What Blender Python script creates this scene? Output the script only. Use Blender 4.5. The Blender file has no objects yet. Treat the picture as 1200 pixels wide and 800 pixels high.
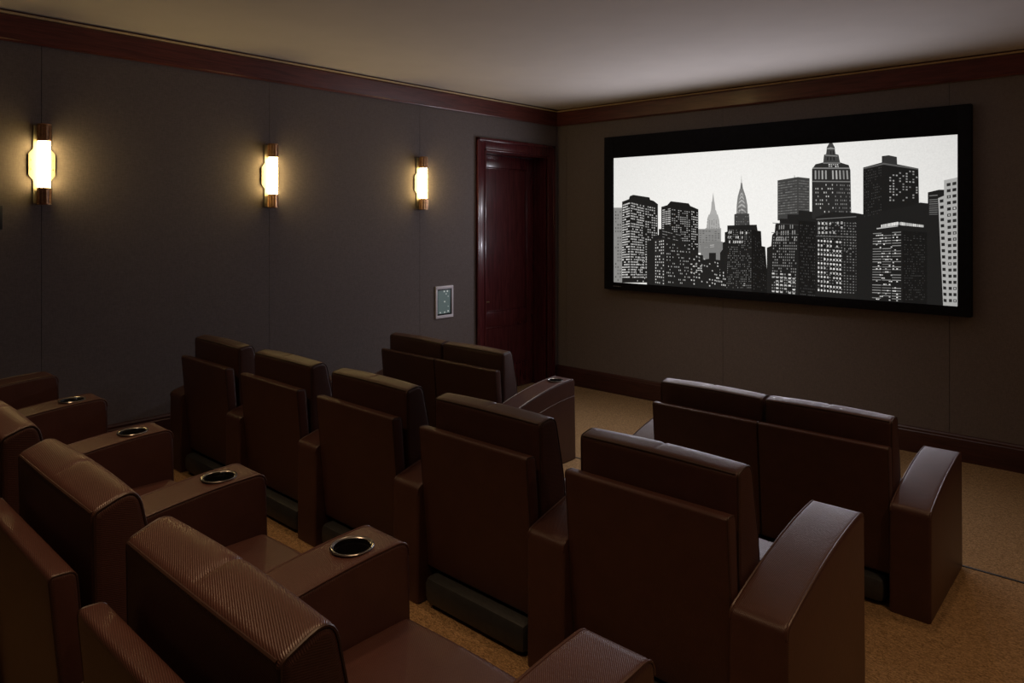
import bpy, bmesh, math, random
from mathutils import Vector, Matrix
random.seed(7)
C = bpy.context.scene.collection
R = math.radians

# ------------------------------------------------------------------ materials
def newmat(name):
    m = bpy.data.materials.new(name); m.use_nodes = True
    nt = m.node_tree; b = nt.nodes['Principled BSDF']
    return m, nt, b
def nd(nt, t, **k):
    n = nt.nodes.new(t)
    for a, v in k.items(): setattr(n, a, v)
    return n
def plain(name, col, rough=.5, metal=0, spec=.5, noise=0.08, nscale=30):
    m, nt, b = newmat(name)
    tc = nd(nt, 'ShaderNodeTexCoord'); nz = nd(nt, 'ShaderNodeTexNoise'); nz.inputs['Scale'].default_value = nscale
    nt.links.new(tc.outputs['Object'], nz.inputs['Vector'])
    rp = nd(nt, 'ShaderNodeValToRGB')
    rp.color_ramp.elements[0].position = .3; rp.color_ramp.elements[1].position = .7
    rp.color_ramp.elements[0].color = [c*(1-noise) for c in col]+[1]
    rp.color_ramp.elements[1].color = [min(1, c*(1+noise)) for c in col]+[1]
    nt.links.new(nz.outputs['Fac'], rp.inputs['Fac']); nt.links.new(rp.outputs['Color'], b.inputs['Base Color'])
    b.inputs['Roughness'].default_value = rough; b.inputs['Metallic'].default_value = metal
    b.inputs['Specular IOR Level'].default_value = spec
    return m
def emit(name, col, s):
    m, nt, b = newmat(name)
    b.inputs['Base Color'].default_value = (*[c*.5 for c in col], 1)
    b.inputs['Emission Color'].default_value = (*col, 1); b.inputs['Emission Strength'].default_value = s
    return m

def leather():
    m, nt, b = newmat('leather'); L = nt.links.new
    tc = nd(nt, 'ShaderNodeTexCoord')
    nz = nd(nt, 'ShaderNodeTexNoise'); nz.inputs['Scale'].default_value = 14; nz.inputs['Detail'].default_value = 6
    L(tc.outputs['Object'], nz.inputs['Vector'])
    rp = nd(nt, 'ShaderNodeValToRGB')
    rp.color_ramp.elements[0].color = (.056, .0235, .0185, 1); rp.color_ramp.elements[1].color = (.092, .039, .031, 1)
    L(nz.outputs['Fac'], rp.inputs['Fac'])
    # fine diagonal ribs woven into the hide
    dot = nd(nt, 'ShaderNodeVectorMath', operation='DOT_PRODUCT'); dot.inputs[1].default_value = (1, 0, 0)
    L(tc.outputs['UV'], dot.inputs[0])
    mul = nd(nt, 'ShaderNodeMath', operation='MULTIPLY'); mul.inputs[1].default_value = 2*math.pi/.0037
    L(dot.outputs['Value'], mul.inputs[0])
    sn = nd(nt, 'ShaderNodeMath', operation='SINE'); L(mul.outputs[0], sn.inputs[0])
    nz2 = nd(nt, 'ShaderNodeTexNoise'); nz2.inputs['Scale'].default_value = 120; nz2.inputs['Detail'].default_value = 3
    L(tc.outputs['Object'], nz2.inputs['Vector'])
    bp = nd(nt, 'ShaderNodeBump'); bp.inputs['Strength'].default_value = .4; bp.inputs['Distance'].default_value = .0005
    L(sn.outputs[0], bp.inputs['Height'])
    bp2 = nd(nt, 'ShaderNodeBump'); bp2.inputs['Strength'].default_value = .35; bp2.inputs['Distance'].default_value = .0012
    L(nz2.outputs['Fac'], bp2.inputs['Height']); L(bp.outputs['Normal'], bp2.inputs['Normal'])
    L(bp2.outputs['Normal'], b.inputs['Normal'])
    mr = nd(nt, 'ShaderNodeMapRange'); mr.inputs['From Min'].default_value = -1
    mr.inputs['To Min'].default_value = .76; mr.inputs['To Max'].default_value = 1.16
    L(sn.outputs[0], mr.inputs['Value'])
    mx = nd(nt, 'ShaderNodeVectorMath', operation='SCALE')
    L(rp.outputs['Color'], mx.inputs[0]); L(mr.outputs['Result'], mx.inputs['Scale'])
    L(mx.outputs['Vector'], b.inputs['Base Color'])
    b.inputs['Roughness'].default_value = .38; b.inputs['Specular IOR Level'].default_value = .5
    return m
def wood(name, c1, c2, rough=.3, axis='Y'):
    m, nt, b = newmat(name); L = nt.links.new
    tc = nd(nt, 'ShaderNodeTexCoord'); mp = nd(nt, 'ShaderNodeMapping')
    mp.inputs['Scale'].default_value = {'X': (1, 14, 14), 'Y': (14, 1, 14), 'Z': (14, 14, 1)}[axis]
    nz = nd(nt, 'ShaderNodeTexNoise'); nz.inputs['Scale'].default_value = 3; nz.inputs['Detail'].default_value = 8
    nz.inputs['Distortion'].default_value = 1.2
    L(tc.outputs['Object'], mp.inputs['Vector']); L(mp.outputs['Vector'], nz.inputs['Vector'])
    rp = nd(nt, 'ShaderNodeValToRGB'); rp.color_ramp.elements[0].position = .3; rp.color_ramp.elements[1].position = .7
    rp.color_ramp.elements[0].color = (*c1, 1); rp.color_ramp.elements[1].color = (*c2, 1)
    L(nz.outputs['Fac'], rp.inputs['Fac']); L(rp.outputs['Color'], b.inputs['Base Color'])
    b.inputs['Roughness'].default_value = rough
    b.inputs['Coat Weight'].default_value = .3; b.inputs['Coat Roughness'].default_value = .15
    return m
def fabric():
    m, nt, b = newmat('wall_fabric'); L = nt.links.new
    tc = nd(nt, 'ShaderNodeTexCoord'); mp = nd(nt, 'ShaderNodeMapping'); mp.inputs['Scale'].default_value = (260, 260, 40)
    nz = nd(nt, 'ShaderNodeTexNoise'); nz.inputs['Scale'].default_value = 1; nz.inputs['Detail'].default_value = 3
    L(tc.outputs['Object'], mp.inputs['Vector']); L(mp.outputs['Vector'], nz.inputs['Vector'])
    mp2 = nd(nt, 'ShaderNodeMapping'); mp2.inputs['Scale'].default_value = (40, 40, 260)
    nz2 = nd(nt, 'ShaderNodeTexNoise'); nz2.inputs['Scale'].default_value = 1; nz2.inputs['Detail'].default_value = 3
    L(tc.outputs['Object'], mp2.inputs['Vector']); L(mp2.outputs['Vector'], nz2.inputs['Vector'])
    ad = nd(nt, 'ShaderNodeMath', operation='ADD'); L(nz.outputs['Fac'], ad.inputs[0]); L(nz2.outputs['Fac'], ad.inputs[1])
    rp = nd(nt, 'ShaderNodeValToRGB'); rp.color_ramp.elements[0].position = .35; rp.color_ramp.elements[1].position = .65
    hf = nd(nt, 'ShaderNodeMath', operation='MULTIPLY'); hf.inputs[1].default_value = .5
    L(ad.outputs[0], hf.inputs[0]); L(hf.outputs[0], rp.inputs['Fac'])
    rp.color_ramp.elements[0].color = (.148, .124, .117, 1); rp.color_ramp.elements[1].color = (.197, .167, .157, 1)
    L(rp.outputs['Color'], b.inputs['Base Color'])
    bp = nd(nt, 'ShaderNodeBump'); bp.inputs['Strength'].default_value = .3; bp.inputs['Distance'].default_value = .001
    L(hf.outputs[0], bp.inputs['Height']); L(bp.outputs['Normal'], b.inputs['Normal'])
    b.inputs['Roughness'].default_value = .9; b.inputs['Specular IOR Level'].default_value = .15
    return m
def carpet():
    m, nt, b = newmat('carpet'); L = nt.links.new
    tc = nd(nt, 'ShaderNodeTexCoord'); mp = nd(nt, 'ShaderNodeMapping'); mp.inputs['Scale'].default_value = (75, 190, 60)
    mp.inputs['Rotation'].default_value = (0, 0, R(12))
    nz = nd(nt, 'ShaderNodeTexNoise'); nz.inputs['Scale'].default_value = 1; nz.inputs['Detail'].default_value = 2
    nz.inputs['Distortion'].default_value = 1.5
    L(tc.outputs['Object'], mp.inputs['Vector']); L(mp.outputs['Vector'], nz.inputs['Vector'])
    rp = nd(nt, 'ShaderNodeValToRGB'); rp.color_ramp.elements[0].position = .38; rp.color_ramp.elements[1].position = .62
    rp.color_ramp.elements[0].color = (.16, .098, .046, 1); rp.color_ramp.elements[1].color = (.44, .285, .145, 1)
    L(nz.outputs['Fac'], rp.inputs['Fac']); L(rp.outputs['Color'], b.inputs['Base Color'])
    bp = nd(nt, 'ShaderNodeBump'); bp.inputs['Strength'].default_value = .7; bp.inputs['Distance'].default_value = .005
    L(nz.outputs['Fac'], bp.inputs['Height']); L(bp.outputs['Normal'], b.inputs['Normal'])
    b.inputs['Roughness'].default_value = .95; b.inputs['Specular IOR Level'].default_value = .1
    return m
def picture_mat():
    m, nt, b = newmat('projected_picture'); L = nt.links.new
    at = nd(nt, 'ShaderNodeVertexColor', layer_name='tone')
    tc = nd(nt, 'ShaderNodeTexCoord'); nz = nd(nt, 'ShaderNodeTexNoise'); nz.inputs['Scale'].default_value = 90
    nz.inputs['Detail'].default_value = 2
    L(tc.outputs['Object'], nz.inputs['Vector'])
    mr = nd(nt, 'ShaderNodeMapRange'); mr.inputs['To Min'].default_value = .9; mr.inputs['To Max'].default_value = 1.1
    L(nz.outputs['Fac'], mr.inputs['Value'])
    sc = nd(nt, 'ShaderNodeVectorMath', operation='SCALE'); L(at.outputs['Color'], sc.inputs[0]); L(mr.outputs['Result'], sc.inputs['Scale'])
    L(sc.outputs['Vector'], b.inputs['Emission Color']); b.inputs['Emission Strength'].default_value = SCREEN
    b.inputs['Base Color'].default_value = (.02, .02, .02, 1); b.inputs['Roughness'].default_value = .8
    b.inputs['Specular IOR Level'].default_value = .1
    return m

SCREEN = 1.0
M = dict(
    leather=leather(), leather_dark=plain('dark_leather_welt', (.040, .018, .012), .45), fabric=fabric(), carpet=carpet(),
    wood=wood('mahogany_trim', (.078, .020, .016), (.165, .044, .034), .32, 'Y'),
    woodx=wood('mahogany_trim_across', (.078, .020, .016), (.165, .044, .034), .32, 'X'),
    base=wood('mahogany_base', (.035, .010, .008), (.07, .020, .015), .4, 'Y'),
    basex=wood('mahogany_base_across', (.035, .010, .008), (.07, .020, .015), .4, 'X'),
    door=wood('mahogany_door', (.058, .010, .013), (.125, .024, .028), .26, 'Z'),
    ceil=plain('ceiling_paint', (.74, .69, .64), .9, noise=.02, nscale=4, spec=.2),
    bead=plain('gilt_bead', (.62, .47, .28), .5, noise=.06),
    chrome=plain('chrome', (.34, .33, .32), .24, 1, noise=.03),
    plate=plain('polished_nickel_plate', (.30, .27, .20), .6, .2, noise=.03),
    bronze=plain('ribbed_bronze', (.52, .30, .17), .3, .9, noise=.2, nscale=60),
    black=plain('black_plastic', (.012, .012, .013), .45),
    well=plain('black_cup_well', (.01, .01, .01), .3),
    velvet=plain('black_velvet', (.010, .010, .013), .85, spec=.15, noise=.2),
    steel=plain('grey_steel', (.075, .08, .085), .42, .6),
    white=plain('white_plastic', (.85, .82, .87), .4, noise=.02),
    brass=plain('aged_brass', (.30, .20, .10), .3, 1),
    ink=plain('grey_ink', (.22, .22, .23), .6),
)

# ------------------------------------------------------------------ mesh helpers
def obj(name, bm, m, parent=None, smooth=True):
    bmesh.ops.recalc_face_normals(bm, faces=bm.faces)
    me = bpy.data.meshes.new(name); bm.to_mesh(me); bm.free()
    o = bpy.data.objects.new(name, me); C.objects.link(o)
    for mm in (m if isinstance(m, (list, tuple)) else [m]): me.materials.append(mm)
    if smooth: me.shade_smooth(); me.set_sharp_from_angle(angle=R(38))
    else: me.shade_flat()
    if parent: o.parent = parent
    return o
def tag(o, label=None, cat=None, group=None, kind=None):
    if label: o['label'] = label
    if cat: o['category'] = cat
    if group: o['group'] = group
    if kind: o['kind'] = kind
    return o
def thing(name, label, cat, loc, group=None, rz=0):
    o = bpy.data.objects.new(name, None); C.objects.link(o); o.location = loc; o.rotation_euler = (0, 0, rz)
    o.empty_display_size = .2
    return tag(o, label, cat, group)
def add_box(bm, x0, x1, y0, y1, z0, z1, bev=0, mi=0, seg=2):
    t = bmesh.new(); r = bmesh.ops.create_cube(t, size=1)
    for v in t.verts: v.co = Vector(((x0+x1)/2+v.co.x*(x1-x0), (y0+y1)/2+v.co.y*(y1-y0), (z0+z1)/2+v.co.z*(z1-z0)))
    if bev: bmesh.ops.bevel(t, geom=list(t.edges), offset=bev, segments=seg, affect='EDGES', profile=.5)
    merge(bm, t, mi)
def merge(bm, t, mi=0):
    vm = {v: bm.verts.new(v.co) for v in t.verts}
    for f in t.faces:
        try: nf = bm.faces.new([vm[v] for v in f.verts]); nf.material_index = mi; nf.smooth = True
        except ValueError: pass
    t.free()
def add_tube(bm, pts, r, seg=6, closed=False, mi=0):
    pts = [Vector(p) for p in pts]; n = len(pts); rings = []
    for i, p in enumerate(pts):
        if closed: d = pts[(i+1) % n]-pts[i-1]
        else: d = pts[min(i+1, n-1)]-pts[max(i-1, 0)]
        d.normalize(); a = d.orthogonal() if abs(d.x) > .9 else d.cross(Vector((1, 0, 0)))
        a.normalize(); c = d.cross(a)
        rings.append([bm.verts.new(p+(a*math.cos(2*math.pi*k/seg)+c*math.sin(2*math.pi*k/seg))*r) for k in range(seg)])
    for i in range(n if closed else n-1):
        A, B = rings[i], rings[(i+1) % n]
        for k in range(seg):
            f = bm.faces.new((A[k], A[(k+1) % seg], B[(k+1) % seg], B[k])); f.material_index = mi; f.smooth = True
    if not closed:
        for q in (rings[0], rings[-1]):
            f = bm.faces.new(q); f.material_index = mi
def add_lathe(bm, prof, seg=32, loc=(0, 0, 0), mi=0, closed=False):
    rings = []
    for r, z in prof:
        rings.append([bm.verts.new((loc[0]+r*math.cos(2*math.pi*k/seg), loc[1]+r*math.sin(2*math.pi*k/seg), loc[2]+z)) for k in range(seg)])
    m = len(rings)
    for i in range(m if closed else m-1):
        A, B = rings[i], rings[(i+1) % m]
        for k in range(seg):
            f = bm.faces.new((A[k], A[(k+1) % seg], B[(k+1) % seg], B[k])); f.material_index = mi; f.smooth = True
    if not closed:
        for q in (rings[0], rings[-1]):
            if (q[0].co-q[seg//2].co).length > 1e-5:
                f = bm.faces.new(q); f.material_index = mi
def fillet(corners, seg=5):
    """corners: [(y, z, radius)] of a polygon -> rounded outline"""
    out = []; n = len(corners)
    for i, (y, z, r) in enumerate(corners):
        p = Vector((y, z)); a = Vector(corners[i-1][:2])-p; b = Vector(corners[(i+1) % n][:2])-p
        if r <= 0: out.append(p); continue
        la, lb = a.length, b.length; a.normalize(); b.normalize()
        ang = math.acos(max(-1, min(1, a.dot(b)))); t = min(r/math.tan(ang/2), la*.49, lb*.49)
        p0, p1 = p+a*t, p+b*t
        for k in range(seg+1):
            s = k/seg; out.append(p0*(1-s)**2+p*2*s*(1-s)+p1*s*s)
    return out
def inset_pts(pts, d):
    n = len(pts); area = sum(pts[i].x*pts[(i+1) % n].y-pts[(i+1) % n].x*pts[i].y for i in range(n))
    sg = 1 if area > 0 else -1; out = []
    for i in range(n):
        t = pts[(i+1) % n]-pts[i-1]; t.normalize(); nrm = Vector((-t.y, t.x))*sg
        out.append(pts[i]+nrm*d)
    return out
def add_slab(bm, pts, x0, x1, r=.018, seam=None, dip=.005, puff=0, seg=5, rib=.7, cap=False):
    """outline pts in (y, z) swept along x with rounded ends; optional stitched centre seam"""
    st = [(x0+r*(1-math.cos(k/seg*math.pi/2)), r*(1-math.sin(k/seg*math.pi/2))) for k in range(seg+1)]
    mid = []; N = 14; xa, xb = x0+r, x1-r
    for k in range(1, N):
        x = xa+(xb-xa)*k/N; mid.append((x, -puff*math.sin(math.pi*k/N)))
    if seam:
        xc = (x0+x1)/2
        mid = [q for q in mid if abs(q[0]-xc) > .014]+[(xc-.012, -puff), (xc-.005, dip*.4-puff), (xc, dip-puff), (xc+.005, dip*.4-puff), (xc+.012, -puff)]
        mid.sort()
    st = st+mid+[(x1-(x-x0), i) for x, i in reversed(st)]
    uvl = bm.loops.layers.uv.verify(); ca, sa = math.cos(rib), math.sin(rib)
    arc = [0]
    for k in range(len(pts)): arc.append(arc[-1]+(pts[(k+1) % len(pts)]-pts[k]).length)
    rings = []
    for x, i in st:
        if seam and abs(x-(x0+x1)/2) < .013:      # the stitched seam dips only where seam(point) says so
            q = [a_ if not seam(p) else b_ for p, a_, b_ in zip(pts, inset_pts(pts, -puff), inset_pts(pts, i))]
        else: q = inset_pts(pts, i)
        rings.append([bm.verts.new((x, p.x, p.y)) for p in q])
    n = len(pts)
    for (A, sA), (B, sB) in zip(zip(rings, st), zip(rings[1:], st[1:])):
        for k in range(n):
            f = bm.faces.new((A[k], A[(k+1) % n], B[(k+1) % n], B[k])); f.smooth = True
            for l, (xx, kk) in zip(f.loops, ((sA[0], k), (sA[0], k+1), (sB[0], k+1), (sB[0], k))):
                l[uvl].uv = (ca*xx+sa*arc[kk], 0)
    for q in (rings[0], rings[-1]):
        f = bm.faces.new(q); f.smooth = True
        for l in f.loops: l[uvl].uv = ((.22*l.vert.co.y+.97*l.vert.co.z) if cap else .5, 0)
def piping(bm, pts, x, r=.0028, closed=True, off=0):
    q = inset_pts(pts, off)
    add_tube(bm, [(x, p.x, p.y) for p in q], r, 6, closed)

# ------------------------------------------------------------------ room dimensions (metres)
H = 1.838                       # lens height above the lowest floor
XL, YF, ZC = -5.013, 6.305, 3.068
XR, YB = 1.15, -1.6
P1, P2, P3 = .13, .31, .43      # seating tiers
Y3, Y2, Y1 = 1.685, 2.535, 4.085  # front edges of the tiers

def struct(name, bm, m, parent=None, smooth=False):
    o = obj(name, bm, m, parent, smooth)
    if not parent: o['kind'] = 'structure'
    return o
# floor: three carpeted tiers stepping down to the screen
bm = bmesh.new()
prof = [(YB, P3), (Y3, P3), (Y3, P2), (Y2, P2), (Y2, P1), (Y1, P1), (Y1, 0), (YF, 0), (YF, -.2), (YB, -.2)]
A = [bm.verts.new((XL-.3, y, z)) for y, z in prof]; B = [bm.verts.new((XR, y, z)) for y, z in prof]
for i in range(len(prof)):
    j = (i+1) % len(prof); bm.faces.new((A[i], A[j], B[j], B[i]))
bm.faces.new(A); bm.faces.new(B)
struct('floor', bm, M['carpet'])
bm = bmesh.new(); add_box(bm, XL-.3, XR+.15, YB-.15, YF+.15, ZC, ZC+.15); struct('ceiling', bm, M['ceil'])

# left wall, fabric panels 1.5 m wide, with the door opening
DY0, DY1, DZ = 5.14, 6.118, 2.535
bm = bmesh.new()
seams = [YB, -.217, 1.283, 2.783, 4.283, DY0]
for a, b in zip(seams, seams[1:]):
    add_box(bm, XL-.03, XL, a+.0012, b-.0012 if b != DY0 else b, 0, ZC, 0)
add_box(bm, XL-.2, XL-.012, YB, DY0, 0, ZC)
add_box(bm, XL-.2, XL, DY1, YF+.15, 0, ZC)
add_box(bm, XL-.2, XL, DY0, DY1, DZ, ZC)
struct('wall_left', bm, M['fabric'])
bm = bmesh.new()
sx = [XL, -4.87, -3.01, -1.158, XR]
for a, b in zip(sx, sx[1:]): add_box(bm, a+.0015, b-.0015, YF, YF+.03, 0, ZC)
add_box(bm, XL, XR, YF+.012, YF+.15, 0, ZC)
struct('wall_front', bm, M['fabric'])
bm = bmesh.new(); add_box(bm, XR, XR+.15, YB-.15, YF+.15, -.2, ZC); struct('wall_right', bm, M['fabric'])
bm = bmesh.new(); add_box(bm, XL-.2, XR, YB-.15, YB, -.2, ZC); struct('wall_back', bm, M['fabric'])

# crown boards with a slim bead against the ceiling
def crown_profile():   # (distance from wall, z)
    return [(0, ZC-.178), (.020, ZC-.178), (.024, ZC-.170), (.030, ZC-.166), (.050, ZC-.040), (.050, ZC-.030), (0, ZC-.030)]
def sweep(bm, prof, fn, t0, t1, mi=0):
    a = [bm.verts.new(fn(d, z, t0)) for d, z in prof]; b = [bm.verts.new(fn(d, z, t1)) for d, z in prof]
    n = len(prof)
    for i in range(n): bm.faces.new((a[i], a[(i+1) % n], b[(i+1) % n], b[i])).material_index = mi
    bm.faces.new(a).material_index = mi; bm.faces.new(b).material_index = mi
fl = lambda d, z, t: (XL+d, t, z)
ff = lambda d, z, t: (t, YF-d, z)
bead = [(0, ZC-.026), (.062, ZC-.026), (.066, ZC-.021), (.062, ZC-.014), (0, ZC-.014)]
gap = [(0, ZC-.030), (.035, ZC-.030), (.035, ZC), (0, ZC)]
for nm, fn, t0, t1, w in (('trim_1', fl, YB, YF, M['wood']), ('trim_2', ff, XL, XR, M['woodx'])):
    bm = bmesh.new(); sweep(bm, crown_profile(), fn, t0, t1, 0); sweep(bm, gap, fn, t0, t1, 0); sweep(bm, bead, fn, t0, t1, 1)
    struct(nm, bm, [w, M['bead']])
# baseboards
def base_prof(z): return [(0, z), (.022, z), (.022, z+.165), (.016, z+.172), (.016, z+.185), (.008, z+.197), (0, z+.2)]
bm = bmesh.new()
for z, a, b in ((P3, YB, 1.6), (P2, 1.6, Y2), (P1, Y2, Y1), (0, Y1, 5.006)): sweep(bm, base_prof(z), fl, a, b)
struct('baseboard_left', bm, M['base'])
bm = bmesh.new(); sweep(bm, base_prof(0), ff, XL, XR); struct('baseboard_front', bm, M['basex'])
# dark nosings on the tier edges
bm = bmesh.new()
for y, z in ((Y1, P1),): add_box(bm, XL+.03, XR, y-.006, y+.008, z-.02, z+.003)
struct('trim_3', bm, M['black'])
# door casing: stepped mahogany architrave
CW = .128
bm = bmesh.new()
def casing(bm, y0, y1, z0, z1):
    add_box(bm, XL, XL+.022, y0, y1, z0, z1, .003)
for (a, b) in ((DY0-CW, DY0), (DY1, DY1+CW)):
    add_box(bm, XL, XL+.018, a, b, 0, DZ+CW, .003)
    out = (a, a+.032) if a < DY0 else (b-.032, b)
    add_box(bm, XL, XL+.034, out[0], out[1], 0, DZ+CW, .005)
    inn = (b-.02, b) if a < DY0 else (a, a+.02)
    add_box(bm, XL, XL+.026, inn[0], inn[1], 0, DZ+.02, .004)
add_box(bm, XL, XL+.018, DY0, DY1, DZ, DZ+CW, .003)
add_box(bm, XL, XL+.034, DY0-CW, DY1+CW, DZ+CW-.032, DZ+CW, .005)
add_box(bm, XL, XL+.026, DY0-.02, DY1+.02, DZ, DZ+.02, .004)
# jamb lining of the recess
add_box(bm, XL-.2, XL, DY0-.001, DY0+.015, 0, DZ); add_box(bm, XL-.2, XL, DY1-.015, DY1+.001, 0, DZ)
add_box(bm, XL-.2, XL, DY0, DY1, DZ-.015, DZ+.001)
for y in (DY0+.015, DY1-.03): add_box(bm, XL-.155, XL-.135, y, y+.015, 0, DZ-.015)
struct('trim_4', bm, M['door'], smooth=True)
# door leaf: stiles, rails and two sunk panels
bm = bmesh.new(); dx = XL-.165; a, b = DY0+.017, DY1-.017; z1 = DZ-.018
add_box(bm, dx-.03, dx-.012, a, b, .005, z1)
add_box(bm, dx-.035, dx, a, a+.12, .005, z1, .004); add_box(bm, dx-.035, dx, b-.12, b, .005, z1, .004)
for z, zz in ((.005, .26), (.70, .86), (z1-.13, z1)): add_box(bm, dx-.035, dx-.001, a+.115, b-.115, z, zz, .004)
for z, zz in ((.26, .70), (.86, z1-.13)):      # panel mouldings
    add_box(bm, dx-.014, dx-.004, a+.12, a+.135, z, zz, .003); add_box(bm, dx-.014, dx-.004, b-.135, b-.12, z, zz, .003)
    add_box(bm, dx-.014, dx-.004, a+.12, b-.12, z, z+.015, .003); add_box(bm, dx-.014, dx-.004, a+.12, b-.12, zz-.015, zz, .003)
d = struct('door_1', bm, M['door'], smooth=True)
bm = bmesh.new()
add_box(bm, dx, dx+.006, a+.045, a+.085, .92, 1.06, .003)
add_tube(bm, [(dx+.004, a+.065, .98), (dx+.045, a+.065, .98)], .009, 10)
add_tube(bm, [(dx+.045, a+.06, .98), (dx+.047, a+.10, .981), (dx+.045, a+.17, .979)], .008, 10)
h = obj('door_handle', bm, M['brass'], d); h['label'] = 'brass lever handle'

# ------------------------------------------------------------------ wall fittings
def wall_sconce(y, label):
    t = thing('wall_sconce', label, 'wall light', (XL, y, 2.17), 'sconces along the side wall')
    # backplate with the wider middle lobe
    o = [(-.046, -.235), (.046, -.235), (.046, -.095), (.070, -.065), (.070, .065), (.046, .095), (.046, .235), (-.046, .235), (-.046, .095), (-.070, .065), (-.070, -.065), (-.046, -.095)]
    bm = bmesh.new(); vs = [bm.verts.new((.003, p, q)) for p, q in o]; f = bm.faces.new(vs)
    r = bmesh.ops.extrude_face_region(bm, geom=[f])
    for v in r['geom']:
        if isinstance(v, bmesh.types.BMVert): v.co.x = .012
    bmesh.ops.bevel(bm, geom=[e for e in bm.edges if e.verts[0].co.x > .015 and e.verts[1].co.x > .015], offset=.003, segments=2, affect='EDGES')
    obj('backplate', bm, M['plate'], t)
    for z in (-.028, .028):
        for y_ in (-.057, .057):
            bm = bmesh.new(); add_box(bm, .010, .015, y_-.0035, y_+.0035, z-.0035, z+.0035, .0015)
            obj('screw', bm, M['bronze'], t)
    bm = bmesh.new(); add_lathe(bm, [(.031, -.143), (.033, -.14), (.033, .14), (.031, .143)], 28, (.054, 0, 0))
    obj('glass_tube', bm, M['glow'], t)
    for s, nm in ((1, 'upper_cap'), (-1, 'lower_cap')):
        bm = bmesh.new(); seg = 40; z0, z1 = (.140, .243) if s > 0 else (-.243, -.140)
        pr = []
        for r, z in ((.028, z0), (.037, z0), (.038, z0+.006), (.035, z0+.008), (.035, z1-.008), (.038, z1-.006), (.037, z1), (.0, z1)) if s > 0 else \
                    ((.0, z0), (.037, z0), (.038, z0+.006), (.035, z0+.008), (.035, z1-.008), (.038, z1-.006), (.037, z1), (.028, z1)):
            pr.append((max(r, .0005), z))
        add_lathe(bm, pr, seg, (.054, 0, 0))
        for k in range(12):     # raised flutes round the cap
            an = 2*math.pi*k/12
            add_tube(bm, [(.054+.037*math.cos(an), .036*math.sin(an), z0+.010), (.054+.037*math.cos(an), .036*math.sin(an), z1-.010)], .0035, 6)
        obj(nm, bm, M['bronze'], t)
        bm = bmesh.new(); zz = .19*s
        add_tube(bm, [(.015, 0, zz), (.045, 0, zz)], .009, 10); obj('mount_arm', bm, M['bronze'], t)
    return t
M['glow'] = emit('lit_frosted_glass', (1.0, .72, .29), 27.0)
wall_sconce(1.283, 'lit bronze-capped tube sconce farthest from the door')
wall_sconce(2.783, 'lit bronze-capped tube sconce, middle of the three on the side wall')
wall_sconce(4.283, 'lit bronze-capped tube sconce nearest the dark red door')

# wall control tablet in its white frame
t = thing('wall_control_tablet', 'white-framed touch tablet mounted on the side wall left of the door', 'control panel', (XL, 4.58, 1.055))
bm = bmesh.new(); w, hh = .112, .152
for q in ((-w, w, hh-.028, hh), (-w, w, -hh, -hh+.028), (-w, -w+.02, -hh+.028, hh-.028), (w-.02, w, -hh+.028, hh-.028)):
    add_box(bm, .001, .016, *q, .002)
add_box(bm, .001, .008, -w+.015, w-.015, -hh+.02, hh-.02)
obj('frame', bm, M['white'], t)
bm = bmesh.new(); add_box(bm, .008, .013, -w+.02, w-.02, -hh+.028, hh-.028, .001); sc = obj('screen', bm, M['black'], t)
M['lcd'] = emit('dim_touch_screen', (.20, .28, .27), .22); M['icon'] = emit('pale_icons', (.75, .8, .75), .5)
bm = bmesh.new(); add_box(bm, .013, .0134, -w+.027, w-.040, -hh+.042, hh-.042)
obj('display', bm, M['lcd'], sc)
for y, z, s in ((-.005, .10, .007), (.035, .10, .007), (.02, .075, .005), (0, .002, .006), (-.055, -.098, .006), (0, -.098, .006), (.045, -.09, .007), (.045, .05, .004), (.045, -.045, .004)):
    bm = bmesh.new(); add_box(bm, .0134, .0138, y-s, y+s, z-s, z+s)
    obj('icon', bm, M['icon'], sc)

# switch plate cut by the left edge of the view
t = thing('switch_plate', 'dark wall plate beside the leftmost sconce at the picture edge', 'wall plate', (XL, 1.045, 1.85))
bm = bmesh.new(); add_box(bm, .0, .007, -.04, .04, -.07, .07, .002); obj('plate', bm, M['black'], t)
bm = bmesh.new(); add_box(bm, .007, .011, -.018, .018, -.035, .035, .002); obj('rocker', bm, M['steel'], t)

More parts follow.
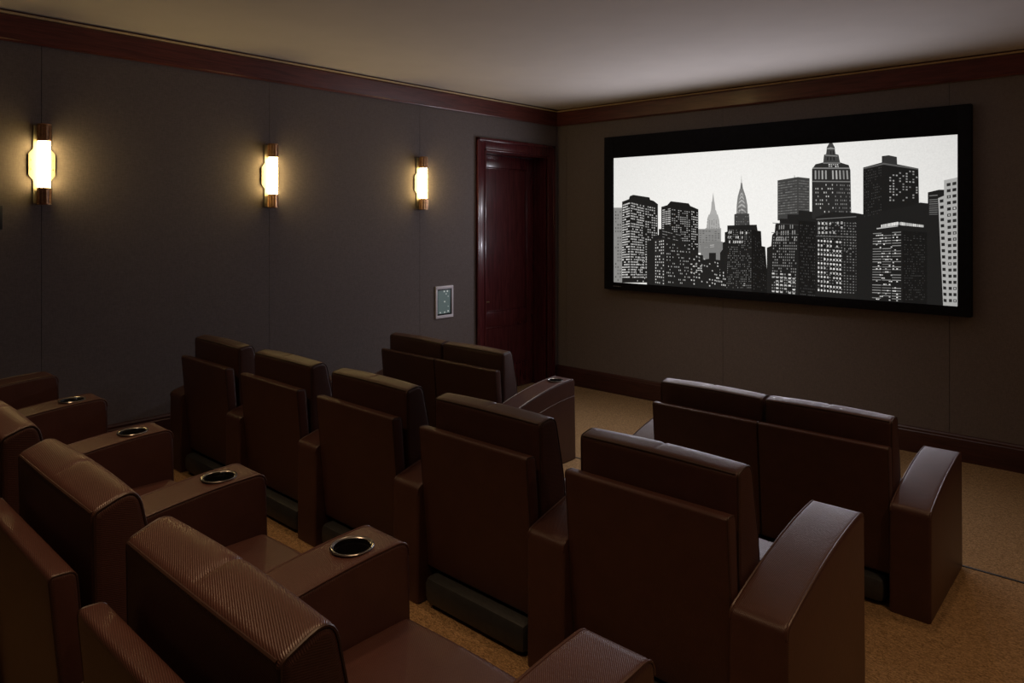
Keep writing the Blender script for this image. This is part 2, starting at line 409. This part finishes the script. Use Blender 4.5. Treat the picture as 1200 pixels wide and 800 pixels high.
# ------------------------------------------------------------------ cinema screen
PICTURE = [
('p',0.25,[(0.0,0.781),(0.106,0.78),(0.106,0.0),(0.0,-0.006)]),
('w',0.12,0.6,3,22,0.5,0.5,[(0.011,0.754),(0.096,0.754),(0.096,0.009),(0.011,0.004)]),
('p',0.38,[(1.109,0.817),(1.121,0.913),(1.132,0.817)]),
('p',0.4,[(1.098,0.737),(1.105,0.825),(1.134,0.825),(1.145,0.736)]),
('p',0.42,[(1.076,0.68),(1.098,0.745),(1.15,0.744),(1.167,0.68)]),
('p',0.4,[(1.054,0.567),(1.063,0.672),(1.076,0.704),(1.167,0.704),(1.179,0.664),(1.192,0.568)]),
('p',0.36,[(1.037,0.307),(1.041,0.575),(1.201,0.576),(1.201,0.313)]),
('w',0.26,0.8,6,9,0.35,0.75,[(1.054,0.664),(1.184,0.656),(1.192,0.568),(1.045,0.567)]),
('p',0.24,[(0.966,0.337),(0.966,0.566),(1.192,0.568),(1.201,0.345)]),
('w',0.14,0.8,7,8,0.6,0.4,[(0.975,0.558),(1.192,0.552),(1.192,0.393),(0.975,0.387)]),
('p',0.2,[(0.993,0.224),(0.993,0.428),(1.115,0.455),(1.218,0.449),(1.218,0.234)]),
('w',0.45,0.5,3,3,0.7,0.4,[(1.019,0.429),(1.201,0.449),(1.201,0.401),(1.019,0.38)]),
('p',0.22,[(1.394,0.93),(1.4,1.078),(1.405,0.929)]),
('p',0.16,[(1.384,0.914),(1.394,0.992),(1.407,0.992),(1.418,0.913)]),
('p',0.2,[(1.351,0.695),(1.354,0.79),(1.364,0.868),(1.384,0.938),(1.417,0.937),(1.441,0.866),(1.457,0.788),(1.461,0.695)]),
('p',0.42,[(1.384,0.867),(1.391,0.892),(1.402,0.906),(1.413,0.892),(1.42,0.867),(1.412,0.875),(1.402,0.89),(1.392,0.875)]),
('p',0.42,[(1.376,0.836),(1.387,0.861),(1.402,0.875),(1.418,0.86),(1.428,0.835),(1.417,0.843),(1.402,0.859),(1.388,0.844)]),
('p',0.42,[(1.368,0.801),(1.382,0.826),(1.402,0.84),(1.423,0.825),(1.436,0.8),(1.421,0.808),(1.402,0.824),(1.383,0.809)]),
('p',0.42,[(1.361,0.762),(1.378,0.787),(1.402,0.801),(1.427,0.786),(1.443,0.761),(1.425,0.769),(1.402,0.785),(1.38,0.77)]),
('p',0.42,[(1.357,0.719),(1.375,0.744),(1.402,0.758),(1.429,0.743),(1.447,0.718),(1.427,0.726),(1.402,0.742),(1.377,0.727)]),
('w',0.05,0.9,5,5,0.45,0.6,[(1.368,0.766),(1.449,0.765),(1.453,0.695),(1.36,0.695)]),
('p',0.05,[(1.331,0.569),(1.331,0.703),(1.351,0.711),(1.473,0.71),(1.481,0.571)]),
('w',0.2,0.4,6,4,0.4,0.4,[(1.343,0.695),(1.473,0.695),(1.473,0.602),(1.343,0.601)]),
('p',0.011,[(0.106,0.0),(0.106,0.842),(0.189,0.867),(0.2,0.898),(0.241,0.91),(0.432,0.88),(0.441,0.854),(0.481,0.844),(0.529,0.809),(0.529,0.026)]),
('w',0.62,0.9,4,30,0.9,0.5,[(0.112,0.815),(0.2,0.84),(0.2,0.05),(0.102,0.044)]),
('w',0.5,0.8,9,30,0.74,0.5,[(0.21,0.84),(0.372,0.803),(0.372,0.059),(0.21,0.05)]),
('w',0.45,0.75,6,29,0.62,0.48,[(0.382,0.803),(0.525,0.775),(0.525,0.068),(0.382,0.06)]),
('p',0.01,[(0.568,0.028),(0.568,0.783),(0.635,0.799),(0.673,0.837),(0.867,0.813),(0.885,0.788),(0.97,0.754),(0.97,0.052)]),
('w',0.5,0.92,3,19,0.9,0.5,[(0.578,0.758),(0.673,0.774),(0.673,0.379),(0.578,0.376)]),
('w',0.35,0.65,9,22,0.6,0.46,[(0.682,0.765),(0.885,0.738),(0.885,0.302),(0.682,0.295)]),
('w',0.62,0.7,4,22,0.55,0.42,[(0.894,0.746),(0.966,0.73),(0.966,0.223),(0.894,0.22)]),
('p',0.013,[(0.402,-0.025),(0.402,0.432),(0.471,0.442),(0.471,0.493),(0.539,0.503),(0.539,0.562),(0.597,0.563),(0.597,0.614),(0.673,0.597),(0.673,0.538),(0.785,0.531),(0.785,0.448),(0.867,0.442),(0.867,0.367),(0.966,0.362),(0.966,0.321),(1.019,0.315),(1.019,0.274),(1.08,0.285),(1.08,0.341),(1.15,0.343),(1.15,0.279),(1.218,0.274),(1.218,-0.005)]),
('p',0.02,[(0.49,-0.019),(0.49,0.451),(0.606,0.47),(0.606,-0.012)]),
('w',0.6,0.6,5,15,0.5,0.45,[(0.495,0.442),(0.602,0.461),(0.602,0.004),(0.495,0.015)]),
('w',0.45,0.35,16,13,0.45,0.4,[(0.625,0.428),(0.885,0.417),(0.885,0.022),(0.625,0.023)]),
('w',0.5,0.4,12,9,0.45,0.4,[(0.885,0.335),(1.209,0.249),(1.209,0.01),(0.885,0.022)]),
('w',0.22,0.6,8,3,0.8,0.25,[(0.549,0.562),(0.785,0.515),(0.785,0.432),(0.549,0.477)]),
('w',0.75,0.5,5,5,0.8,0.4,[(0.885,0.236),(1.01,0.241),(1.01,0.144),(0.885,0.137)]),
('w',0.6,0.4,10,9,0.5,0.4,[(0.312,0.317),(0.402,0.32),(0.402,0.009),(0.23,0.016)]),
('p',0.012,[(1.192,-0.023),(1.192,0.345),(1.218,0.377),(1.218,0.441),(1.239,0.449),(1.239,0.537),(1.264,0.545),(1.264,0.601),(1.545,0.61),(1.553,0.556),(1.585,0.552),(1.592,0.418),(1.624,0.412),(1.631,-0.023)]),
('w',0.22,0.5,16,28,0.35,0.5,[(1.277,0.569),(1.497,0.563),(1.497,0.029),(1.251,0.013)]),
('w',0.7,0.6,10,3,0.5,0.5,[(1.277,0.561),(1.457,0.555),(1.457,0.431),(1.251,0.426)]),
('w',0.65,0.5,7,5,0.5,0.5,[(1.132,0.182),(1.251,0.172),(1.251,0.029),(1.132,0.037)]),
('w',0.65,0.55,5,4,0.5,0.5,[(1.368,0.099),(1.497,0.091),(1.497,0.029),(1.351,0.027)]),
('p',0.007,[(1.497,-0.033),(1.497,0.571),(1.585,0.541),(1.585,0.418),(1.624,0.404),(1.655,-0.021)]),
('p',0.05,[(1.735,0.648),(1.735,1.003),(1.911,1.026),(2.012,1.011),(2.012,0.649)]),
('w',0.15,0.95,8,13,0.9,0.4,[(1.739,0.988),(1.907,1.008),(1.907,0.708),(1.739,0.694)]),
('w',0.13,0.9,5,13,0.9,0.4,[(1.918,1.007),(2.008,0.993),(2.008,0.707),(1.918,0.708)]),
('p',0.03,[(1.881,1.02),(1.883,1.05),(1.887,1.02)]),
('p',0.013,[(1.639,-0.038),(1.639,0.404),(1.678,0.421),(1.686,0.519),(1.709,0.542),(1.716,0.618),(1.754,0.626),(1.754,0.664),(1.822,0.663),(1.822,0.701),(1.918,0.7),(1.918,0.737),(2.055,0.722),(2.055,0.692),(2.097,0.685),(2.097,-0.033)]),
('w',0.35,0.6,9,3,0.4,0.7,[(1.724,0.611),(1.896,0.626),(1.896,0.463),(1.716,0.459)]),
('w',0.25,0.65,12,20,0.5,0.5,[(1.693,0.512),(1.911,0.515),(1.896,0.011),(1.678,0.011)]),
('w',0.7,0.55,6,6,0.6,0.4,[(1.678,0.193),(1.896,0.189),(1.896,-0.004),(1.678,0.003)]),
('w',0.08,0.9,1,3,1,0.12,[(1.693,0.648),(2.026,0.619),(2.026,0.502),(1.678,0.519)]),
('p',0.008,[(1.918,-0.032),(1.918,0.649),(2.076,0.634),(2.076,-0.035)]),
('p',0.05,[(2.125,1.133),(2.132,1.205),(2.149,1.211),(2.156,1.269),(2.174,1.303),(2.187,1.324),(2.201,1.301),(2.218,1.264),(2.225,1.207),(2.249,1.198),(2.263,1.126)]),
('w',0.015,0.9,3,2,0.4,0.6,[(2.16,1.247),(2.215,1.243),(2.229,1.142),(2.146,1.147)]),
('p',0.25,[(2.153,1.258),(2.187,1.266),(2.222,1.253),(2.222,1.246),(2.153,1.251)]),
('p',0.25,[(2.139,1.205),(2.242,1.191),(2.242,1.184),(2.139,1.198)]),
('p',0.022,[(2.033,0.663),(2.033,1.087),(2.062,1.129),(2.125,1.141),(2.263,1.133),(2.33,1.108),(2.343,1.065),(2.35,0.677),(2.356,0.663)]),
('w',0.38,0.85,10,1,0.45,0.8,[(2.048,1.086),(2.33,1.073),(2.336,0.981),(2.048,0.992)]),
('w',0.5,0.5,9,8,0.45,0.42,[(2.055,0.969),(2.208,0.964),(2.215,0.706),(2.062,0.707)]),
('w',0.22,0.6,9,8,0.45,0.42,[(2.215,0.964),(2.343,0.952),(2.35,0.705),(2.222,0.706)]),
('p',0.2,[(2.037,1.102),(2.336,1.087),(2.34,1.076),(2.037,1.091)]),
('p',0.18,[(2.037,0.988),(2.343,0.974),(2.343,0.965),(2.037,0.979)]),
('p',0.16,[(2.125,1.141),(2.263,1.133),(2.263,1.122),(2.125,1.13)]),
('w',0.8,0.7,5,2,0.6,0.5,[(2.167,1.128),(2.249,1.123),(2.256,1.091),(2.167,1.099)]),
('p',0.013,[(2.062,-0.043),(2.062,0.678),(2.201,0.721),(2.376,0.712),(2.448,0.698),(2.5,0.663),(2.5,-0.044)]),
('p',0.12,[(2.069,0.663),(2.389,0.684),(2.389,0.676),(2.069,0.655)]),
('p',0.1,[(2.069,0.518),(2.409,0.516),(2.409,0.509),(2.069,0.51)]),
('w',0.6,0.7,7,3,0.5,0.5,[(2.076,0.641),(2.29,0.649),(2.29,0.528),(2.076,0.525)]),
('w',0.16,0.8,14,26,0.5,0.4,[(2.076,0.649),(2.402,0.635),(2.402,0.039),(2.076,0.038)]),
('w',0.75,0.85,8,12,0.5,0.42,[(2.076,0.496),(2.276,0.485),(2.276,0.03),(2.076,0.038)]),
('w',0.25,0.3,8,12,0.4,0.4,[(2.29,0.649),(2.422,0.635),(2.422,0.355),(2.29,0.351)]),
('p',0.01,[(2.442,0.621),(2.442,1.082),(2.582,1.116),(2.589,1.164),(2.688,1.151),(2.694,1.096),(2.844,1.055),(2.85,0.623)]),
('p',0.03,[(2.582,1.109),(2.582,1.167),(2.632,1.171),(2.691,1.154),(2.694,1.09)]),
('p',0.1,[(2.442,1.078),(2.595,1.112),(2.844,1.055),(2.844,1.045),(2.595,1.098),(2.442,1.068)]),
('w',0.3,0.42,9,12,0.5,0.5,[(2.632,1.072),(2.844,1.035),(2.844,0.796),(2.632,0.799)]),
('p',0.012,[(2.389,-0.053),(2.389,0.691),(2.761,0.757),(2.856,0.789),(2.915,0.781),(2.915,-0.037),(2.5,-0.044)]),
('p',0.012,[(2.506,-0.043),(2.506,0.552),(2.544,0.566),(2.544,0.608),(2.688,0.646),(2.886,0.616),(2.891,0.57),(2.903,-0.038)]),
('p',0.35,[(2.582,0.615),(2.7,0.639),(2.7,0.612),(2.582,0.591)]),
('p',0.25,[(2.7,0.636),(2.88,0.61),(2.88,0.596),(2.7,0.615)]),
('w',0.85,0.9,16,1,0.8,0.75,[(2.576,0.618),(2.7,0.642),(2.7,0.609),(2.576,0.587)]),
('w',0.7,0.9,16,1,0.7,0.8,[(2.706,0.642),(2.88,0.616),(2.88,0.593),(2.706,0.609)]),
('p',0.45,[(2.544,0.587),(2.7,0.609),(2.7,0.602),(2.544,0.578)]),
('w',0.28,0.75,3,26,0.9,0.28,[(2.513,0.552),(2.725,0.568),(2.725,0.015),(2.506,0.012)]),
('w',0.75,0.2,12,22,0.8,0.34,[(2.538,0.539),(2.7,0.554),(2.7,-0.001),(2.538,0.001)]),
('p',0.008,[(2.731,-0.039),(2.731,0.568),(2.903,0.557),(2.903,-0.038)]),
('w',0.06,0.6,7,3,0.5,0.3,[(2.737,0.541),(2.891,0.53),(2.891,0.477),(2.737,0.488)]),
('w',0.05,0.5,14,24,0.5,0.4,[(2.743,0.467),(2.891,0.464),(2.891,0.028),(2.743,0.016)]),
('w',0.06,0.5,10,18,0.4,0.4,[(2.448,1.06),(2.582,1.088),(2.582,0.704),(2.448,0.67)]),
('w',0.07,0.5,10,24,0.4,0.4,[(1.932,0.619),(2.062,0.612),(2.062,-0.007),(1.932,-0.002)]),
('w',0.05,0.5,7,18,0.4,0.4,[(1.513,0.525),(1.624,0.404),(1.639,0.008),(1.513,0.015)]),
('p',0.012,[(2.909,-0.037),(2.909,0.867),(2.984,0.885),(3.018,0.884),(3.018,-0.028)]),
('w',0.16,0.8,1,10,0.9,0.4,[(2.915,0.847),(2.978,0.852),(2.978,0.689),(2.915,0.689)]),
('p',0.4,[(3.012,0.004),(2.978,0.82),(3.018,0.838),(3.018,0.956),(3.107,0.975),(3.107,-0.007),(3.012,-0.005)]),
('w',0.02,1,1,17,0.72,0.5,[(2.984,0.819),(3.018,0.825),(3.04,0.013),(3.012,0.017)]),
('w',0.025,1,2,20,0.68,0.5,[(3.029,0.942),(3.105,0.956),(3.105,0.018),(3.046,0.017)]),
('w',0.5,0.25,2,20,0.3,0.3,[(3.029,0.942),(3.105,0.956),(3.105,0.018),(3.046,0.017)])]

def picture_mesh(W, Hh):
    rnd = random.Random(11); bm = bmesh.new(); lay = bm.loops.layers.float_color.new('tone')
    def clampq(p): return (min(max(p[0], 0), W), min(max(p[1], 0), Hh))
    def face(pts, tone, d):
        pts = [clampq(p) for p in pts]
        vs = [bm.verts.new((u, -d, v)) for u, v in pts]
        try: f = bm.faces.new(vs)
        except ValueError: return
        for k, l in enumerate(f.loops):
            q = tone[k] if isinstance(tone, list) else tone
            l[lay] = (q, q*.985, q*.95, 1)
    nx, ny = 24, 10          # pale sky, brightest above the middle of the skyline
    def sky(u, v):
        r = ((u/W-.42)/.75)**2+((v/Hh-.5)/1.2)**2
        return .90-.26*min(1, r)
    for i in range(nx):
        for j in range(ny):
            q = [(W*(i+a)/nx, Hh*(j+b)/ny) for a, b in ((0, 0), (1, 0), (1, 1), (0, 1))]
            face(q, [sky(*p) for p in q], 0)
    d = .0002
    for it in PICTURE:
        d += .00012
        if it[0] == 'p': face(it[2], it[1], d); continue
        _, t, prob, nc, nr, fw, fh, (TL, TR, BR, BL) = it
        def at(a, b):
            x = [(TL[k]*(1-a)+TR[k]*a)*(1-b)+(BL[k]*(1-a)+BR[k]*a)*b for k in (0, 1)]
            return (x[0], x[1])
        for r in range(nr):
            for c in range(nc):
                if rnd.random() > prob: continue
                a0, a1 = (c+.5-fw/2)/nc, (c+.5+fw/2)/nc; b0, b1 = (r+.5-fh/2)/nr, (r+.5+fh/2)/nr
                face([at(a0, b0), at(a1, b0), at(a1, b1), at(a0, b1)], t*rnd.uniform(.55, 1.15), d)
    return bm
SX0, SX1, SZ0, SZ1 = -4.307, -1.004, 1.106, 2.705
PX0, PX1, PZ0, PZ1 = -4.199, -1.092, 1.182, 2.482
t = thing('projection_screen', 'wide black-framed projection screen showing a black and white city skyline', 'screen', ((SX0+SX1)/2, YF, SZ0))
def rel(bm):
    bmesh.ops.translate(bm, verts=bm.verts, vec=(-(SX0+SX1)/2, -YF, -SZ0)); return bm
bm = bmesh.new()
for q in ((SX0, PX0, SZ0, SZ1), (PX1, SX1, SZ0, SZ1), (PX0-.004, PX1+.004, SZ0, PZ0), (PX0-.004, PX1+.004, PZ1, SZ1)):
    add_box(bm, q[0], q[1], YF-.08, YF-.002, q[2], q[3], .004)
obj('frame', rel(bm), M['velvet'], t)
bm = bmesh.new()
for k, wd in enumerate((.010, .007, .010, .008, .012, .006, .009)):
    x = -4.19+k*.014; add_box(bm, x, x+wd, YF-.0812, YF-.08, 1.138, 1.147)
b = obj('badge', rel(bm), M['ink'], t); b['label'] = 'tiny grey lettering badge'
bm = picture_mesh(PX1-PX0, PZ1-PZ0)
bmesh.ops.translate(bm, verts=bm.verts, vec=(PX0, YF-.060, PZ0))
me = bpy.data.meshes.new('picture'); rel(bm).to_mesh(me); bm.free(); me.materials.append(picture_mat())
o = bpy.data.objects.new('picture', me); C.objects.link(o); o.parent = t
bm = bmesh.new(); add_box(bm, PX0, PX1, YF-.055, YF-.03, PZ0, PZ1); obj('backing', rel(bm), M['velvet'], t)


# ------------------------------------------------------------------ recliners
def arm_top(L, zr=.466, zf=.577):
    pts = []
    for k in range(13):
        s = k/12; pts.append((L*s, zr+(zf-zr)*(1-(1-s)**1.8)))
    return pts
def arm_outline(L):
    tp = arm_top(L)
    rear = fillet([(tp[2][0], tp[2][1], 0), (.0, tp[0][1], .035), (.0, .0, 0)])
    front = fillet([(L+.012, 0, 0), (L, tp[-1][1], .042), (tp[-3][0], tp[-3][1], 0)])
    pts = [Vector(p) for p in tp[3:-3]]
    out = rear[::-1]+pts+front[::-1]     # (0,0) -> up the back -> along the top -> down the front
    return out
def boolean_cut(o, cy, cx, z):
    bm = bmesh.new(); add_lathe(bm, [(.0475, -.085), (.0475, .05)], 32, (cx, cy, z)); bmesh.ops.recalc_face_normals(bm, faces=bm.faces)
    me = bpy.data.meshes.new('cut'); bm.to_mesh(me); bm.free()
    c = bpy.data.objects.new('cut', me); C.objects.link(c); c.parent = o.parent
    md = o.modifiers.new('cut', 'BOOLEAN'); md.object = c; md.operation = 'DIFFERENCE'; md.solver = 'EXACT'
    bpy.context.view_layer.update()
    dg = bpy.context.evaluated_depsgraph_get(); new = bpy.data.meshes.new_from_object(o.evaluated_get(dg))
    o.modifiers.clear(); o.data = new; bpy.data.objects.remove(c); new.shade_smooth(); new.set_sharp_from_angle(angle=R(38))
def armrest(t, x0, x1, L, cup=False, band=False):
    pts = arm_outline(L)
    bm = bmesh.new(); add_slab(bm, pts, x0, x1, .013, seg=4)
    o = obj('armrest', bm, M['leather'], t)
    if cup:
        cx = (x0+x1)/2; cy = L-.125
        k = 12*cy/L; tp = arm_top(L); i = int(k); z = tp[i][1]*(1-(k-i))+tp[i+1][1]*(k-i)
        boolean_cut(o, cy, cx, z)
        o.name = 'armrest'
    # welts along both top edges
    ins = [p for p in pts if p.y > .02]
    for x in (x0+.0045, x1-.0045):
        bm = bmesh.new(); add_tube(bm, [(x, p.x, p.y) for p in inset_pts(pts, .0022)[1:-1]], .0034, 6)
        obj('piping', bm, M['leather'], o)
    if band:
        tp = arm_top(L)
        bm = bmesh.new(); add_tube(bm, [(x1, L*.02+p[0]*.97, p[1]-.125) for p in tp], .0026, 6)
        obj('piping', bm, M['leather'], o)
    if cup:
        bm = bmesh.new()
        add_lathe(bm, [(.047, -.002), (.0555, .0), (.0562, .002), (.0545, .0038), (.0500, .0034), (.0468, .001), (.0462, -.004), (.0462, -.02), (.047, -.02)], 40, (cx, cy, z+.001), closed=True)
        r = obj('cup_holder', bm, M['chrome'], o); r['label'] = 'chrome-rimmed cup holder'
        bm = bmesh.new()
        add_lathe(bm, [(.0005, -.078), (.043, -.078), (.0455, -.012), (.0467, -.012), (.0467, -.082), (.0005, -.082)], 32, (cx, cy, z+.001))
        obj('cup_well', bm, M['well'], o)
    return o
PANEL = [(0, .71, .014), (.052, .706, .020), (.098, .14, .014), (.050, .135, .014)]
def seat_bay(t, x0, x1, L, over=-.001, crown=0):
    bm = bmesh.new(); pts = fillet(PANEL, 5); a, b = x0-over, x1+over
    add_slab(bm, pts, a, b, .009, seg=4, rib=1.3)
    bp = obj('back_panel', bm, M['leather'], t)
    for x in (a+.003, b-.003):
        bm = bmesh.new(); add_tube(bm, [(x, p.x, p.y) for p in inset_pts(pts, .002)], .0024, 6, True)
        obj('piping', bm, M['leather_dark'], bp)
    CUSH = [(.088, .30, .03), (.079, .809, .022), (.170, .826+crown, .048), (.220, .60, .10), (.252, .36, .03)]
    bm = bmesh.new(); pts = fillet(CUSH, 6)
    add_slab(bm, pts, a+.004, b-.004, .017, seam=lambda p: p.x > .10 and p.y > .74, dip=.005, puff=.006, seg=6, rib=1.15, cap=True)
    cu = obj('back_cushion', bm, M['leather'], t)
    for x in (a+.0085, b-.0085):
        bm = bmesh.new(); add_tube(bm, [(x, p.x, p.y) for p in inset_pts(pts, .0042)], .0032, 6, True)
        obj('piping', bm, M['leather_dark'], cu)
    bm = bmesh.new()
    add_tube(bm, [(a+.016+k*(b-a-.032)/12, .0825-.006*math.sin(math.pi*k/12), .805+.005*math.sin(math.pi*k/12)) for k in range(13)], .0034)
    obj('piping', bm, M['leather_dark'], cu)
    bm = bmesh.new(); pts = fillet([(.17, .22, .02), (.15, .388, .03), (L-.005, .385, .035), (L+.004, .225, .03)], 5)
    add_slab(bm, pts, x0+.002, x1-.002, .018, puff=.006, seg=4, rib=.7)
    obj('seat_cushion', bm, M['leather'], t)
    bm = bmesh.new(); pts = fillet([(L-.035, .05, .01), (L-.035, .222, .008), (L+.002, .222, .012), (L-.002, .05, .012)], 3)
    add_slab(bm, pts, x0+.006, x1-.006, .010, seg=3)
    obj('footrest', bm, M['leather'], t)
    bm = bmesh.new(); add_box(bm, x0+.02, x1-.02, .006, L-.05, .012, .122, .03)
    add_box(bm, x0+.012, x1-.012, .16, L-.06, .13, .235, .006)
    for yy in (.17, L-.12):
        for xx in (x0+.06, x1-.06): add_lathe(bm, [(.02, 0), (.022, .013)], 14, (xx, yy, 0))
    b = obj('base', bm, M['steel'], t); b['label'] = 'grey steel reclining base'

SW, AW = .568, .162
def recliner(row, i, n, yb, zf, L, label, cups=True):
    """one seat of a row; seat 0 is the right-hand end. Each brings the arm on its left; seat 0 also the end arm"""
    cx = -1.146-i*.730 if row == 2 else -1.152-i*.730
    t = thing('theater_recliner', label, 'recliner', (cx, yb, zf), 'middle row of recliners' if row == 2 else 'back row of recliners')
    seat_bay(t, -SW/2, SW/2, L, crown=.020 if row == 3 else 0)
    last = i == n-1
    armrest(t, -SW/2-AW+.001, -SW/2, L, cup=not last)
    if i == 0: armrest(t, SW/2, SW/2+AW, L)
    return t
mid = ['brown leather recliner at the right-hand end of the middle row, with the end arm',
       'brown leather recliner second from the right end of the middle row',
       'brown leather recliner in the very middle of the middle row of five',
       'brown leather recliner second from the side wall in the middle row',
       'brown leather recliner nearest the side wall in the middle row']
back = ['nearest brown leather recliner, right-hand end of the back row',
        'brown leather recliner second from the right end of the back row',
        'brown leather back-row recliner cut by the left picture edge, third from the right',
        'back-row recliner fourth from the right, only its brown leather cup holder arm showing',
        'brown leather recliner of the back row nearest the side wall, only arms showing']
for i in range(5): recliner(2, i, 5, 1.837, P2, .665, mid[i])
for i in range(5): recliner(3, i, 5, .420, P3, .775, back[i])
def loveseat(cx, w, label, cupside):
    t = thing('theater_loveseat', label, 'loveseat', (cx, 3.40, P1), 'front row loveseats')
    seat_bay(t, -w, 0, .655, over=-.002); seat_bay(t, 0, w, .655, over=-.002)
    armrest(t, -w-AW, -w, .655, cup=cupside == 'both', band=cupside == 'both')
    armrest(t, w, w+AW, .655, cup=cupside == 'both', band=cupside == 'both')
loveseat(-3.828, .611, 'two-seat brown leather loveseat in the front row, beside the door', 'both')
loveseat(-1.445, .592, 'two-seat brown leather loveseat in the front row, facing the screen at right', 'none')

# ------------------------------------------------------------------ lights
def lamp(kind, name, loc, energy, col, **k):
    l = bpy.data.lights.new(name, kind); l.energy = energy; l.color = col
    for a, v in k.items(): setattr(l, a, v)
    o = bpy.data.objects.new(name, l); C.objects.link(o); o.location = loc; return o
def aim(o, p): o.rotation_euler = (Vector(p)-o.location).to_track_quat('-Z', 'Y').to_euler()

# warm recessed downlights over the rows and the right-hand aisle
for x, y, e, ang in ((-3.4, .66, 42, 86), (-2.2, .66, 44, 86), (-1.0, .64, 46, 86), (-.2, .9, 24, 90), (.35, 2.6, 58, 105), (.75, 5.0, 16, 125),
                     (-.85, 3.75, 20, 100), (-2.6, 2.2, 12, 100)):
    lamp('SPOT', 'downlight_or_fill', (x, y, ZC-.03), e, (1, .62, .34), spot_size=R(ang), spot_blend=1, shadow_soft_size=.05)
lamp('SPOT', 'downlight_or_fill', (-2.9, 4.7, ZC-.03), 72, (1, .86, .76), spot_size=R(104), spot_blend=1, shadow_soft_size=.08)  # added neutral fill to brighten the front carpet and wall, no known fitting
l = lamp('SPOT', 'side_wall_light', (.95, 5.0, 2.2), 7, (1, .62, .30), spot_size=R(120), spot_blend=1, shadow_soft_size=.05); aim(l, (0, YF, 2.0))
# added cool spots just before the screen, reinforcing the picture's too weak glow
for i in range(6):
    for j in range(2):
        l = lamp('SPOT', 'picture_fill_spot', (PX0+.3+i*.5, YF-.10, PZ0+.42+j*.55), 9 if i < 4 else 7, (.90, .88, 1), spot_size=R(176), spot_blend=1, shadow_soft_size=0)
        l.rotation_euler = (R(-90), 0, 0)

w = bpy.data.worlds.new('world'); bpy.context.scene.world = w; w.use_nodes = True
w.node_tree.nodes['Background'].inputs[0].default_value = (.02, .02, .025, 1)

# ------------------------------------------------------------------ camera
cam = bpy.data.cameras.new('camera'); co = bpy.data.objects.new('camera', cam); C.objects.link(co)
co.location = (0, 0, H); co.rotation_euler = (R(90), 0, math.atan2(.670, .742))
cam.sensor_width = 36; cam.lens = 24.93; cam.shift_y = -.119; cam.clip_start = .02
bpy.context.scene.camera = co
vs = bpy.context.scene.view_settings
vs.view_transform = 'Standard'; vs.look = 'None'; vs.gamma = 1; vs.use_curve_mapping = False; vs.exposure = 0
